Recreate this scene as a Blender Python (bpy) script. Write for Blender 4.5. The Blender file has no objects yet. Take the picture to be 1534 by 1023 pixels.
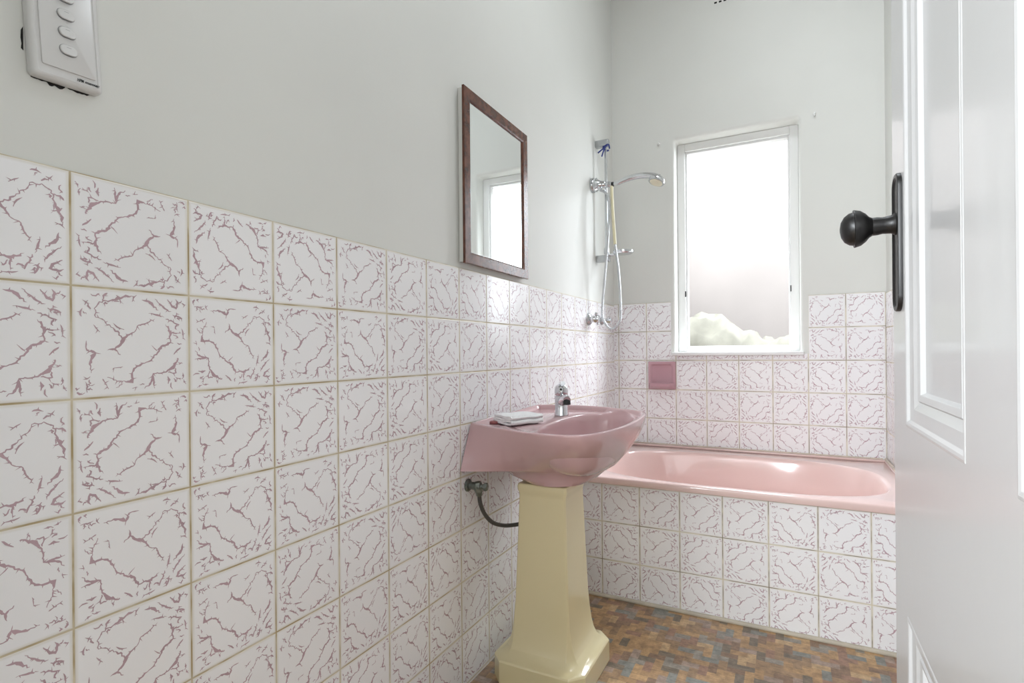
import bpy, bmesh, math, random
from mathutils import Vector, Matrix
random.seed(4)
PI = math.pi
SC = bpy.context.scene
COL = SC.collection
R = math.radians

# ------------------------------------------------------------------ helpers
def srgb(r, g, b):
    f = lambda c: (c/255/12.92) if c/255 <= .04045 else ((c/255+.055)/1.055)**2.4
    return (f(r), f(g), f(b), 1)

class NT:
    def __init__(s, name):
        s.m = bpy.data.materials.new(name); s.m.use_nodes = True
        s.t = s.m.node_tree; s.t.nodes.clear()
        s.out = s.n('ShaderNodeOutputMaterial')
    def n(s, typ, ins=None, **kw):
        nd = s.t.nodes.new(typ)
        for k, v in kw.items(): setattr(nd, k, v)
        if ins:
            for k, v in ins.items(): s.set(nd.inputs[k], v)
        return nd
    def set(s, sock, v):
        if isinstance(v, bpy.types.NodeSocket): s.t.links.new(v, sock)
        elif isinstance(v, bpy.types.Node): s.t.links.new(v.outputs[0], sock)
        else: sock.default_value = v
    def math(s, op, a, b=None, c=None, clamp=False):
        nd = s.n('ShaderNodeMath', operation=op, use_clamp=clamp)
        s.set(nd.inputs[0], a)
        if b is not None: s.set(nd.inputs[1], b)
        if c is not None: s.set(nd.inputs[2], c)
        return nd.outputs[0]
    def vmath(s, op, a, b=None):
        nd = s.n('ShaderNodeVectorMath', operation=op)
        s.set(nd.inputs[0], a)
        if b is not None: s.set(nd.inputs[1], b)
        return nd.outputs[0]
    def smooth(s, x, lo, hi):
        nd = s.n('ShaderNodeMapRange', interpolation_type='SMOOTHSTEP')
        s.set(nd.inputs[0], x); s.set(nd.inputs[1], lo); s.set(nd.inputs[2], hi)
        return nd.outputs[0]
    def mix(s, f, a, b):
        nd = s.n('ShaderNodeMix', data_type='RGBA')
        s.set(nd.inputs[0], f); s.set(nd.inputs[6], a); s.set(nd.inputs[7], b)
        return nd.outputs[2]
    def surf(s, sh):
        s.t.links.new(sh.outputs[0], s.out.inputs[0]); return s.m

def mat(name, col, rough=.5, metal=0, coat=0, bump=0, bscale=40, var=0, vscale=8, spec=.5, dirt=None):
    """plain principled material with a little procedural variation"""
    g = NT(name)
    b = g.n('ShaderNodeBsdfPrincipled', {'Roughness': rough, 'Metallic': metal})
    b.inputs['Coat Weight'].default_value = coat
    b.inputs['Coat Roughness'].default_value = .06
    b.inputs['Specular IOR Level'].default_value = spec
    tc = g.n('ShaderNodeTexCoord')
    c = col
    if var:
        nz = g.n('ShaderNodeTexNoise', {'Vector': tc.outputs['Object'], 'Scale': vscale, 'Detail': 4.0})
        d = tuple(x*(1-var) for x in col[:3])+(1,)
        c = g.mix(g.smooth(nz.outputs[0], .3, .7), d, col)
    if dirt:
        nz2 = g.n('ShaderNodeTexNoise', {'Vector': tc.outputs['Object'], 'Scale': dirt[1], 'Detail': 6.0})
        c = g.mix(g.smooth(nz2.outputs[0], dirt[2], dirt[2]+.08), c, dirt[0])
    g.set(b.inputs['Base Color'], c)
    if bump:
        nb = g.n('ShaderNodeTexNoise', {'Vector': tc.outputs['Object'], 'Scale': bscale, 'Detail': 5.0})
        bp = g.n('ShaderNodeBump', {'Height': nb.outputs[0], 'Strength': bump, 'Distance': .004})
        g.set(b.inputs['Normal'], bp.outputs[0])
    return g.surf(b)

def tile_mat(name, grout_dark):
    """white glazed tiles with a mauve vein print, one print per tile turned at random"""
    g = NT(name)
    uv = g.n('ShaderNodeUVMap', uv_map='UVMap').outputs[0]
    cell = g.vmath('FLOOR', uv)
    fr = g.vmath('FRACTION', uv)
    wn = g.n('ShaderNodeTexWhiteNoise', {'Vector': cell}, noise_dimensions='2D')
    sep = g.n('ShaderNodeSeparateColor', {0: wn.outputs['Color']})
    cen = g.vmath('SUBTRACT', fr, (.5, .5, 0))
    sx = g.n('ShaderNodeSeparateXYZ', {0: cen})
    ex = g.math('SUBTRACT', .5, g.math('ABSOLUTE', sx.outputs[0]))
    ey = g.math('SUBTRACT', .5, g.math('ABSOLUTE', sx.outputs[1]))
    e = g.math('MINIMUM', ex, ey)
    glaze = g.mix(sep.outputs[0], srgb(244, 243, 244), srgb(240, 239, 240))
    c = glaze
    # a cream edge where the glaze thins, then the grout
    c = g.mix(g.math('MULTIPLY', g.smooth(e, .04, .012), .6), c, srgb(224, 218, 206))
    ng = g.n('ShaderNodeTexNoise', {'Vector': uv, 'Scale': 2.3, 'Detail': 3.0})
    grout = g.mix(g.smooth(ng.outputs[0], .35, .65), srgb(216, 206, 182), grout_dark)
    gm = g.smooth(e, .0105, .0065)
    c = g.mix(gm, c, grout)
    b = g.n('ShaderNodeBsdfPrincipled', {'Base Color': c})
    g.set(b.inputs['Roughness'], g.math('ADD', g.math('MULTIPLY', gm, .6), .16))
    # cushion edge, sunk grout, slight tilt of every tile
    hgt = g.math('MULTIPLY', g.smooth(e, .004, .016), .5)
    tl = g.n('ShaderNodeVectorMath', operation='DOT_PRODUCT')
    g.set(tl.inputs[0], cen); g.set(tl.inputs[1], g.vmath('SUBTRACT', wn.outputs['Color'], (.5, .5, .5)))
    wav = g.n('ShaderNodeTexNoise', {'Vector': uv, 'Scale': 1.6, 'Detail': 1.0})
    hh = g.math('ADD', hgt, g.math('ADD', g.math('MULTIPLY', tl.outputs['Value'], .9), g.math('MULTIPLY', wav.outputs[0], .9)))
    bp = g.n('ShaderNodeBump', {'Height': hh, 'Strength': .6, 'Distance': .0018})
    g.set(b.inputs['Normal'], bp.outputs[0])
    return g.surf(b)

def obj(name, bm, material, parent=None, smooth=False, sharp=40, bevel=0, seg=2, kind=None, label=None, recalc=True):
    me = bpy.data.meshes.new(name)
    if recalc: bmesh.ops.recalc_face_normals(bm, faces=bm.faces)
    bm.to_mesh(me); bm.free()
    mats = material if isinstance(material, (list, tuple)) else [material]
    for m in mats: me.materials.append(m)
    o = bpy.data.objects.new(name, me); COL.objects.link(o)
    if smooth:
        for p in me.polygons: p.use_smooth = True
        me.set_sharp_from_angle(angle=R(sharp))
    if bevel:
        md = o.modifiers.new('bevel', 'BEVEL'); md.width = bevel; md.segments = seg
        md.limit_method = 'ANGLE'; md.angle_limit = R(35)
        md.harden_normals = False
    if parent is not None:
        o.parent = parent
        o.matrix_parent_inverse = Matrix.Translation(-parent.location)
    if kind: o['kind'] = kind
    if label: o['label'] = label
    return o

def thing(name, label, cat, loc=(0, 0, 0), group=None):
    o = bpy.data.objects.new(name, None); COL.objects.link(o)
    o.empty_display_size = .05
    o.location = loc; o['label'] = label; o['category'] = cat
    if group: o['group'] = group
    return o
def tag(o, label, cat, group=None):
    o['label'] = label; o['category'] = cat
    if group: o['group'] = group
    return o

def NB(): return bmesh.new()
def box(bm, a, b):
    (x0, y0, z0), (x1, y1, z1) = a, b
    v = [bm.verts.new(p) for p in ((x0,y0,z0),(x1,y0,z0),(x1,y1,z0),(x0,y1,z0),(x0,y0,z1),(x1,y0,z1),(x1,y1,z1),(x0,y1,z1))]
    for f in ((0,3,2,1),(4,5,6,7),(0,1,5,4),(1,2,6,5),(2,3,7,6),(3,0,4,7)): bm.faces.new([v[i] for i in f])
    return bm
def loft(bm, rings, closed=True, cap0=True, cap1=True):
    rv = [[bm.verts.new(p) for p in r] for r in rings]
    n = len(rings[0])
    for i in range(len(rv)-1):
        for k in range(n if closed else n-1):
            k2 = (k+1) % n
            bm.faces.new((rv[i][k], rv[i][k2], rv[i+1][k2], rv[i+1][k]))
    if cap0: bm.faces.new(rv[0][::-1])
    if cap1: bm.faces.new(rv[-1])
    return rv
def frame_of(d):
    d = Vector(d).normalized()
    a = Vector((0,0,1)) if abs(d.z) < .9 else Vector((1,0,0))
    u = d.cross(a).normalized(); return d, u, d.cross(u).normalized()
def lathe(bm, origin, axis, prof, n=32, sx=1.0):
    """prof: (distance along axis, radius)"""
    d, u, w = frame_of(axis); o = Vector(origin)
    rings = [[o+d*h+(u*math.cos(2*PI*k/n)*sx+w*math.sin(2*PI*k/n))*max(r, 1e-4) for k in range(n)] for h, r in prof]
    loft(bm, rings); return bm
def cr(pts, n=8, closed=False):
    P = [Vector(p) for p in pts]; out = []
    m = len(P)
    for i in range(m if closed else m-1):
        if closed: a, b, c, d = P[i-1], P[i], P[(i+1) % m], P[(i+2) % m]
        else: a, b, c, d = P[max(i-1,0)], P[i], P[i+1], P[min(i+2, m-1)]
        for k in range(n):
            t = k/n
            out.append(.5*((2*b)+(c-a)*t+(2*a-5*b+4*c-d)*t*t+(3*b-a-3*c+d)*t**3))
    if not closed: out.append(P[-1].copy())
    return out
def tube(bm, pts, rad, n=12):
    """swept tube; rad a number or a function of 0..1"""
    P = [Vector(p) for p in pts]; rings = []
    u = None
    for i, p in enumerate(P):
        t = (P[min(i+1, len(P)-1)]-P[max(i-1, 0)]).normalized()
        if u is None: _, u, _w = frame_of(t)
        u = (u-t*u.dot(t)).normalized(); w = t.cross(u)
        r = rad(i/(len(P)-1)) if callable(rad) else rad
        rings.append([p+(u*math.cos(2*PI*k/n)+w*math.sin(2*PI*k/n))*r for k in range(n)])
    loft(bm, rings); return bm
def resample(pts, n):
    P = [Vector(p) for p in pts]
    L = [0]
    for a, b in zip(P, P[1:]): L.append(L[-1]+(b-a).length)
    out = []; j = 0
    for k in range(n):
        s = L[-1]*k/(n-1)
        while j < len(P)-2 and L[j+1] < s: j += 1
        t = (s-L[j])/max(L[j+1]-L[j], 1e-9)
        out.append(P[j].lerp(P[j+1], min(max(t, 0), 1)))
    return out
def rrect(x0, x1, z0, z1, r, n=6):
    out = []
    for cx, cz, a0 in ((x1-r, z1-r, 0), (x0+r, z1-r, 90), (x0+r, z0+r, 180), (x1-r, z0+r, 270)):
        for k in range(n+1):
            a = R(a0+90*k/n); out.append((cx+r*math.cos(a), cz+r*math.sin(a)))
    return out
def smoothstep(a, b, x):
    t = min(max((x-a)/(b-a), 0), 1); return t*t*(3-2*t)

# ------------------------------------------------------------------ dimensions
T = .153
W = 1.2494; YB = 2.4233; YF = 1.6563; ZT = 1.2317; CEIL = 3.15
YN = -.21                      # inner face of the wall that holds the doorway
PL = .004                      # plaster lies this far behind the tile faces

# ------------------------------------------------------------------ materials
M_plaster = mat('painted_plaster', srgb(219, 219, 214), .55, bump=.12, bscale=9, var=.03, vscale=2.5)
M_ceil = mat('ceiling_paint', srgb(240, 240, 237), .7, var=.02)
M_tile = tile_mat('mauve_vein_tile', srgb(172, 152, 112))
M_tile_b = tile_mat('mauve_vein_tile_grey_grout', srgb(128, 116, 96))
M_vein = mat('mauve_vein_print', srgb(192, 164, 171), .18, var=.12, vscale=30)
M_trim = mat('gloss_white_paint', srgb(232, 232, 231), .16, coat=.3, bump=.05, bscale=26)
M_door = mat('door_gloss_paint', srgb(198, 198, 198), .3, coat=.2, bump=.10, bscale=15)
M_frame = mat('window_paint', srgb(235, 235, 233), .25, bump=.05, bscale=30)
M_pink = mat('mauve_pink_ceramic', srgb(204, 168, 170), .13, coat=.6, var=.03, vscale=3)
M_bath = mat('salmon_pink_enamel', srgb(226, 198, 192), .14, coat=.5, var=.03, vscale=3)
M_dish = mat('deep_pink_ceramic', srgb(190, 148, 157), .15, coat=.6)
M_cream = mat('cream_ceramic', srgb(230, 217, 174), .15, coat=.5, var=.02, vscale=3)
M_chrome = mat('chrome', srgb(214, 216, 219), .08, metal=1)
M_chrome_d = mat('dulled_chrome', srgb(190, 192, 194), .22, metal=1, var=.15, vscale=40)
M_black = mat('black_rubber', srgb(28, 28, 30), .5)
M_dark = mat('dark_gap', srgb(26, 24, 22), .9)
M_mirror = mat('mirror_silver', srgb(235, 238, 238), .015, metal=1)
M_wood = NT('dark_stained_wood')
def _wood(g):
    tc = g.n('ShaderNodeTexCoord')
    mp = g.n('ShaderNodeMapping', {'Vector': tc.outputs['Object'], 'Scale': (30, 6, 6)})
    nz = g.n('ShaderNodeTexNoise', {'Vector': mp.outputs[0], 'Scale': 5.0, 'Detail': 6.0, 'Roughness': .65})
    c = g.mix(g.smooth(nz.outputs[0], .35, .7), srgb(74, 40, 28), srgb(112, 66, 48))
    b = g.n('ShaderNodeBsdfPrincipled', {'Base Color': c, 'Roughness': .26})
    b.inputs['Coat Weight'].default_value = .15; b.inputs['Coat Roughness'].default_value = .25
    bp = g.n('ShaderNodeBump', {'Height': nz.outputs[0], 'Strength': .25, 'Distance': .002})
    g.set(b.inputs['Normal'], bp.outputs[0])
    return g.surf(b)
M_wood = _wood(M_wood)
M_plastic = mat('white_switch_plastic', srgb(214, 213, 212), .3)
M_ink = mat('black_ink', srgb(25, 25, 27), .5)
M_cloth = mat('white_terry_cloth', srgb(250, 250, 250), .95, bump=.9, bscale=260, spec=.1)
M_soap = mat('dull_red_soap', srgb(150, 84, 84), .4)
M_iron = mat('black_enamelled_iron', srgb(20, 18, 18), .42, coat=.05, var=.25, vscale=30, dirt=(srgb(120, 118, 118), 70, .68))
M_brass = mat('tarnished_valve_metal', srgb(138, 146, 140), .35, metal=.8, var=.5, vscale=60)
M_hose_d = mat('grey_braided_hose', srgb(84, 82, 78), .45, metal=.3, bump=.6, bscale=500)
M_hose = mat('chrome_hose', srgb(196, 198, 200), .25, metal=1, bump=.8, bscale=420)
M_hose_y = mat('yellowed_plastic_hose', srgb(222, 214, 180), .3)
M_cordb = mat('blue_cord', srgb(48, 62, 128), .7)
M_seal = mat('sealant', srgb(214, 200, 184), .5, var=.2, vscale=14)
M_skirt = mat('beige_floor_bead', srgb(196, 186, 168), .5, var=.2, vscale=12)
M_shower_face = mat('cream_spray_face', srgb(226, 220, 196), .4)
M_brick = mat('weathered_render', srgb(134, 127, 123), .9, var=.12, vscale=1.2)
M_hedge = mat('olive_foliage', srgb(96, 93, 83), .9, var=.2, vscale=9)
M_pave = mat('pale_paving', srgb(190, 188, 180), .9, var=.1)

# ------------------------------------------------------------------ floor: block pattern vinyl
def floor():
    cols = [((180,145,104),5), ((170,136,98),5), ((156,127,97),4), ((138,111,89),3), ((153,119,99),3), ((122,109,93),2), ((132,132,124),3), ((147,139,127),2), ((159,138,123),2), ((188,157,118),2)]
    mats = []
    for i, (c, w) in enumerate(cols):
        g = NT('floor_block')
        tc = g.n('ShaderNodeTexCoord')
        nz = g.n('ShaderNodeTexNoise', {'Vector': tc.outputs['Object'], 'Scale': 42.0, 'Detail': 5.0, 'Roughness': .7})
        mp = g.n('ShaderNodeMapping', {'Vector': tc.outputs['Object'], 'Scale': (4, 60, 1)})
        n2 = g.n('ShaderNodeTexNoise', {'Vector': mp.outputs[0], 'Scale': 6.0, 'Detail': 3.0})
        f = g.math('ADD', g.math('MULTIPLY', nz.outputs[0], .65), g.math('MULTIPLY', n2.outputs[0], .35))
        a = srgb(*c); d = tuple(x*.55 for x in a[:3])+(1,); l = tuple(min(x*1.3, 1) for x in a[:3])+(1,)
        cc = g.mix(g.smooth(f, .3, .7), d, l)
        b = g.n('ShaderNodeBsdfPrincipled', {'Base Color': cc, 'Roughness': .34})
        bp = g.n('ShaderNodeBump', {'Height': nz.outputs[0], 'Strength': .15, 'Distance': .001})
        g.set(b.inputs['Normal'], bp.outputs[0])
        mats.append(g.surf(b))
    idx = [i for i, (c, w) in enumerate(cols) for _ in range(w)]
    bm = NB()
    cs = .0262; nx = int(W/cs)+2; y0 = -1.75; ny = int((YF+.02-y0)/cs)+2
    cl = lambda x, y: (min(max(x, -.004), W+.004) if y > YN-.12 else min(max(x, -.7), 2.0), min(y, YF+.006), 0)
    rnd = random.Random(7)
    def q(x0, y0_, x1, y1):
        p = [cl(x0,y0_), cl(x1,y0_), cl(x1,y1), cl(x0,y1)]
        if p[1][0]-p[0][0] < 1e-4 or p[2][1]-p[1][1] < 1e-4: return
        f = bm.faces.new([bm.verts.new(v) for v in p]); f.material_index = rnd.choice(idx)
    for i in range(-28, nx+30):
        for j in range(ny):
            k = (i-j) % 4
            x, y = i*cs, y0+j*cs
            if y > YN-.1 and (i < -2 or i > nx+1): continue
            if k == 0: q(x, y, x+2*cs, y+cs)
            elif k == 3: q(x, y, x+cs, y+2*cs)
    bmesh.ops.remove_doubles(bm, verts=bm.verts, dist=.0002)
    # turned-down rim gives the sheet its thickness
    ret = bmesh.ops.extrude_face_region(bm, geom=list(bm.faces))
    bmesh.ops.translate(bm, vec=(0,0,-.02), verts=[v for v in ret['geom'] if isinstance(v, bmesh.types.BMVert)])
    return obj('floor', bm, mats, kind='structure')
FL = floor()

# ------------------------------------------------------------------ walls
# one printed tile, drawn once (u to the right, v down, 0..1): chains of veins with swollen knots and short spikes
CH = [
 [(.17,.26,.4),(.14,.33,.8),(.13,.40,.6),(.11,.47,2.6),(.21,.47,1.2),(.27,.51,1.9),(.30,.58,.7),(.325,.64,1.1),(.40,.70,1.0),(.47,.74,2.3),(.51,.83,1.3),(.57,.82,1.2),(.61,.83,2.6),(.70,.78,.5)],
 [(.61,.83,1.2),(.612,.94,.6)], [(.42,.70,1.0),(.48,.645,.5)], [(.51,.83,1.4),(.50,.86,.7)],
 [(.385,.37,.5),(.44,.32,1.5),(.43,.26,.5)], [(.44,.32,1.2),(.50,.38,2.6),(.56,.42,1.6),(.61,.49,.6),(.68,.53,1.0),(.71,.61,.9),(.75,.68,.5)],
 [(.53,.385,1.2),(.61,.35,1.1),(.65,.29,.8),(.71,.24,.7),(.74,.17,.8),(.82,.16,.7),(.885,.20,1.2),(.905,.29,1.0),(.925,.34,2.5),(.95,.40,1.7),(.965,.47,.5)],
 [(.905,.29,.8),(.90,.36,.6),(.88,.40,.4)], [(.63,.40,.5),(.655,.34,1.0),(.69,.31,.4)],
 [(.045,.58,.5),(.085,.63,1.7),(.15,.655,2.4),(.19,.66,1.0),(.20,.76,1.0),(.245,.85,2.7),(.30,.885,1.3),(.35,.90,.4)], [(.04,.67,.4),(.10,.665,1.3),(.17,.665,1.5)],
 [(.20,.80,.9),(.19,.88,1.0),(.245,.87,1.2)], [(.08,.80,.5),(.12,.815,1.6),(.16,.80,.4)], [(.385,.86,.4),(.42,.885,1.3),(.46,.93,.5)],
 [(.22,.13,.5),(.30,.12,1.2),(.36,.14,2.5),(.405,.165,1.6),(.43,.10,1.0),(.52,.095,.4)], [(.405,.165,1.0),(.395,.21,.5)],
 [(.04,.10,.4),(.09,.10,1.1),(.14,.085,.4)], [(.10,.12,.5),(.115,.16,1.0)], [(.06,.27,.4),(.11,.24,1.1),(.16,.22,.4)], [(.07,.33,.4),(.09,.36,.9),(.11,.39,.3)],
 [(.935,.56,.4),(.925,.62,2.2),(.87,.67,1.2),(.84,.715,.4)], [(.80,.62,.4),(.79,.70,1.2),(.77,.77,.5)], [(.955,.68,.4),(.90,.73,1.3),(.86,.78,1.0),(.835,.84,.5)],
 [(.96,.80,.4),(.905,.84,1.6),(.87,.885,2.2),(.93,.90,1.2),(.97,.88,.4)], [(.75,.78,.8),(.73,.85,1.2),(.70,.92,.4)], [(.80,.85,.6),(.79,.90,1.3),(.765,.95,.4)],
 [(.245,.30,.3),(.265,.36,.9),(.27,.39,.3)], [(.12,.94,.5),(.16,.955,1.2),(.19,.95,.4)], [(.60,.20,.3),(.64,.17,.8),(.67,.15,.3)], [(.05,.47,.4),(.06,.52,1.2)], [(.955,.13,.4),(.94,.17,1.4),(.965,.20,.5)], [(.55,.95,.4),(.62,.955,1.0),(.66,.94,.4)],
]
def vein_print():
    rnd = random.Random(21); tris = []
    for k in range(26):                       # short tufts crowding the border of the tile
        a = rnd.random(); e = rnd.uniform(.03, .13)
        x, y = ((a, e), (a, 1-e), (e, a), (1-e, a))[k % 4]
        th = rnd.uniform(0, 2*PI); l = rnd.uniform(.02, .045)
        c_ = lambda v: min(max(v, .02), .98)
        CH.append([(c_(x-l*math.cos(th)), c_(y-l*math.sin(th)), .4), (c_(x), c_(y), rnd.uniform(.8, 1.7)), (c_(x+l*math.cos(th+.6)), c_(y+l*math.sin(th+.6)), .4)])
    for ch in CH:
        P = []
        for (a, b, w0), (c, d, w1) in zip(ch, ch[1:]):
            n = max(2, int(math.hypot(c-a, d-b)/.017))
            for k in range(n):
                t = k/n; j = .0085 if 0 < k else .002
                P.append((a+(c-a)*t+rnd.uniform(-j, j), b+(d-b)*t+rnd.uniform(-j, j), 0.0064*(w0+(w1-w0)*t**1.4)*rnd.uniform(.55, 1.3)))
        a, b, w = ch[-1]; P.append((a, b, .0007))
        P[0] = (P[0][0], P[0][1], min(P[0][2], .003))
        L, Rr = [], []
        for i, (x, y, w) in enumerate(P):
            p, q = P[max(i-1, 0)], P[min(i+1, len(P)-1)]
            dx, dy = q[0]-p[0], q[1]-p[1]; l = math.hypot(dx, dy) or 1
            nx, ny = -dy/l, dx/l
            L.append((x+nx*w, y+ny*w)); Rr.append((x-nx*w, y-ny*w))
            if 0 < i < len(P)-1 and rnd.random() < .30:
                s = rnd.choice((-1, 1)); le = rnd.uniform(.016, .042); sk = rnd.uniform(-.8, .8)
                tx, ty = dx/l, dy/l
                tris.append(((x+tx*.006, y+ty*.006), (x-tx*.006, y-ty*.006), (x+s*nx*le+tx*sk*le, y+s*ny*le+ty*sk*le)))
        for i in range(len(P)-1):
            tris.append((L[i], Rr[i], Rr[i+1])); tris.append((L[i], Rr[i+1], L[i+1]))
    return tris
VEINS = vein_print()
def add_print(bm, quads, axis, inv_u, inv_v, fu, fv):
    rnd = random.Random(len(quads)*7+int(axis == 'x'))
    for (a0, a1, z0, z1, pos, out) in quads:
        p = pos+out*.00012
        us = sorted((fu(a0), fu(a1))); vs = sorted((fv(z0), fv(z1)))
        for iu in range(math.floor(us[0]), math.ceil(us[1])):
            for iv in range(math.floor(vs[0]), math.ceil(vs[1])):
                rot = random.Random(iu*131+iv*17+3).choice((0, 0, 1, 2, 3, 3))
                for it, t in enumerate(VEINS):
                    q = []; p = pos+out*(.00012+it*2e-7)
                    for x, y in t:
                        x, y = (x-.5)*.965, (y-.5)*.965
                        for _ in range(rot): x, y = -y, x
                        a, z = inv_u(iu+.5+x), inv_v(iv+.5+y)
                        if not (a0+.001 < a < a1-.001 and z0+.001 < z < z1-.001): break
                        q.append((p, a, z) if axis == 'x' else (a, p, z))
                    if len(q) == 3:
                        f = bm.faces.new([bm.verts.new(c) for c in q]); f.material_index = 1
def tiling(name, quads, axis, fu, fv, material, parent, thick=.006):
    """slab of tiles: quads in the wall plane, uv = tile counts"""
    bm = NB(); uvl = bm.loops.layers.uv.new('UVMap')
    for (a0, a1, z0, z1, pos, out) in quads:
        pts = [(a0, z0), (a1, z0), (a1, z1), (a0, z1)]
        mk = lambda a, z, p: (p, a, z) if axis == 'x' else (a, p, z)
        fr = [bm.verts.new(mk(a, z, pos)) for a, z in pts]
        bk = [bm.verts.new(mk(a, z, pos-out*thick)) for a, z in pts]
        bm.faces.new(fr); bm.faces.new(bk[::-1])
        for i in range(4): bm.faces.new((fr[i], bk[i], bk[(i+1) % 4], fr[(i+1) % 4]))
    bm.faces.ensure_lookup_table()
    for f in bm.faces:
        for l in f.loops:
            co = l.vert.co; a = co.y if axis == 'x' else co.x
            l[uvl].uv = (fu(a), fv(co.z))
    ku = fu(1)-fu(0); kv = fv(1)-fv(0)
    bmesh.ops.recalc_face_normals(bm, faces=bm.faces)
    add_print(bm, quads, axis, lambda u: (u-fu(0))/ku, lambda v: (v-fv(0))/kv, fu, fv)
    return obj(name, bm, [material, M_vein], parent, recalc=False)

bm = NB(); box(bm, (-.12, -.33, -.02), (-PL, YB+.2, CEIL)); WL = obj('wall_left', bm, M_plaster, kind='structure')
tiling('tiling', [(YN, YB, 0, ZT, 0, 1)], 'x', lambda a: a/T+40, lambda z: (ZT-z)/T, M_tile, WL)
bm = NB(); box(bm, (W+PL, -.33, -.02), (W+.12, YB+.2, CEIL)); WR = obj('wall_right', bm, M_plaster, kind='structure')
tiling('tiling', [(YN, YB, 0, ZT, W, -1)], 'x', lambda a: a/T+17.2, lambda z: (ZT-z)/T, M_tile, WR)

# back wall with a rounded window opening
WX0, WX1, WZ0, WZ1 = .331, .911, .972, 2.083
yb = YB+PL
def back_wall():
    bm = NB()
    n = 6
    def ring(g, y, r): return [(x, y, z) for x, z in rrect(WX0-g, WX1+g, WZ0-g, WZ1+g, max(r, .004), n)]
    rr = .016
    rings = []
    for k in range(7):
        a = PI/2*k/6
        rings.append(ring(rr*(1-math.sin(a)), yb+rr*(1-math.cos(a)), .012+rr*(1-math.sin(a))))
    rings.append(ring(0, yb+.20, .012))
    rv = loft(bm, rings, cap0=False, cap1=False)
    # wall face around the first ring
    N = n+1
    x0, x1, z0, z1 = -.12, W+.12, -.02, CEIL
    oc = {k: bm.verts.new((x, yb, z)) for k, (x, z) in enumerate(((x1,z1),(x0,z1),(x0,z0),(x1,z0)))}
    first = rv[0]
    for c in range(4):
        for k in range(n): bm.faces.new((oc[c], first[c*N+k], first[c*N+k+1]))
        e = first[c*N+n]; s = first[((c+1) % 4)*N]
        bm.faces.new((oc[c], e, s, oc[(c+1) % 4]))
    # outside face
    ob = {k: bm.verts.new((x, yb+.20, z)) for k, (x, z) in enumerate(((x1,z1),(x0,z1),(x0,z0),(x1,z0)))}
    last = rv[-1]
    for c in range(4):
        for k in range(n): bm.faces.new((ob[c], last[c*N+k+1], last[c*N+k]))
        bm.faces.new((ob[c], ob[(c+1) % 4], last[((c+1) % 4)*N], last[c*N+n]))
        bm.faces.new((oc[c], oc[(c+1) % 4], ob[(c+1) % 4], ob[c]))
    o = obj('wall_back', bm, M_plaster, kind='structure', smooth=True, sharp=50)
    return o
WB = back_wall()
zb = 1.2399
tiling('tiling', [(0, .3076, .965, zb, YB, -1), (.945, W, .965, zb, YB, -1), (0, W, .40, .965, YB, -1)], 'y', lambda a: (W-a)/T+30, lambda z: (zb-z)/T+10, M_tile_b, WB)
# wall with the doorway the picture is taken from
DX0, DX1, DZ = .20, 1.045, 2.06
bm = NB()
box(bm, (-.12, YN-.11, -.02), (DX0, YN, CEIL)); box(bm, (DX1, YN-.11, -.02), (W+.12, YN, CEIL)); box(bm, (DX0, YN-.11, DZ), (DX1, YN, CEIL))
WN = obj('wall_front', bm, M_plaster, kind='structure')
bm = NB(); box(bm, (-.12, -.33, CEIL), (W+.12, YB+.2, CEIL+.06)); obj('ceiling', bm, M_ceil, kind='structure')
# passage behind the doorway
bm = NB(); box(bm, (-.76, -1.86, -.02), (-.70, YN-.11, 2.9)); obj('wall_hall_left', bm, M_plaster, kind='structure')
bm = NB(); box(bm, (2.0, -1.86, -.02), (2.06, YN-.11, 2.9)); obj('wall_hall_right', bm, M_plaster, kind='structure')
bm = NB(); box(bm, (-.76, -1.86, -.02), (2.06, -1.80, 2.9)); obj('wall_hall_far', bm, M_plaster, kind='structure')
bm = NB(); box(bm, (-.70, YN-.13, -.02), (-.12, YN-.11, 2.9)); box(bm, (W+.12, YN-.13, -.02), (2.0, YN-.11, 2.9)); obj('wall_hall_near', bm, M_plaster, kind='structure')
bm = NB(); box(bm, (-.76, -1.86, 2.9), (2.06, YN-.11, 2.96)); obj('ceiling_hall', bm, M_ceil, kind='structure')

# bead along the foot of the bath panel, bead along the bath's wall edges
bm = NB()
tube(bm, [(.0, YF-.004, .004), (W, YF-.004, .004)], .0085, 10); obj('trim_1', bm, M_skirt, kind='structure', smooth=True)
# small plugs and hooks left in the back wall
def wall_plug(x, z, label):
    bm = NB(); lathe(bm, (x, yb, z), (0,-1,0), [(0,.006),(.006,.0055),(.012,.004),(.013,.001)], 14)
    lathe(bm, (x, yb-.004, z-.010), (0,-1,.2), [(0,.0035),(.010,.003),(.011,.001)], 10)
    tag(obj('wall_plug', bm, M_frame, smooth=True), label, 'wall plug', 'painted plugs above the window')
wall_plug(.2527, 2.079, 'small white painted plug on the back wall left of the window head')
wall_plug(.9771, 2.0873, 'small white painted plug on the back wall right of the window head')

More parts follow.
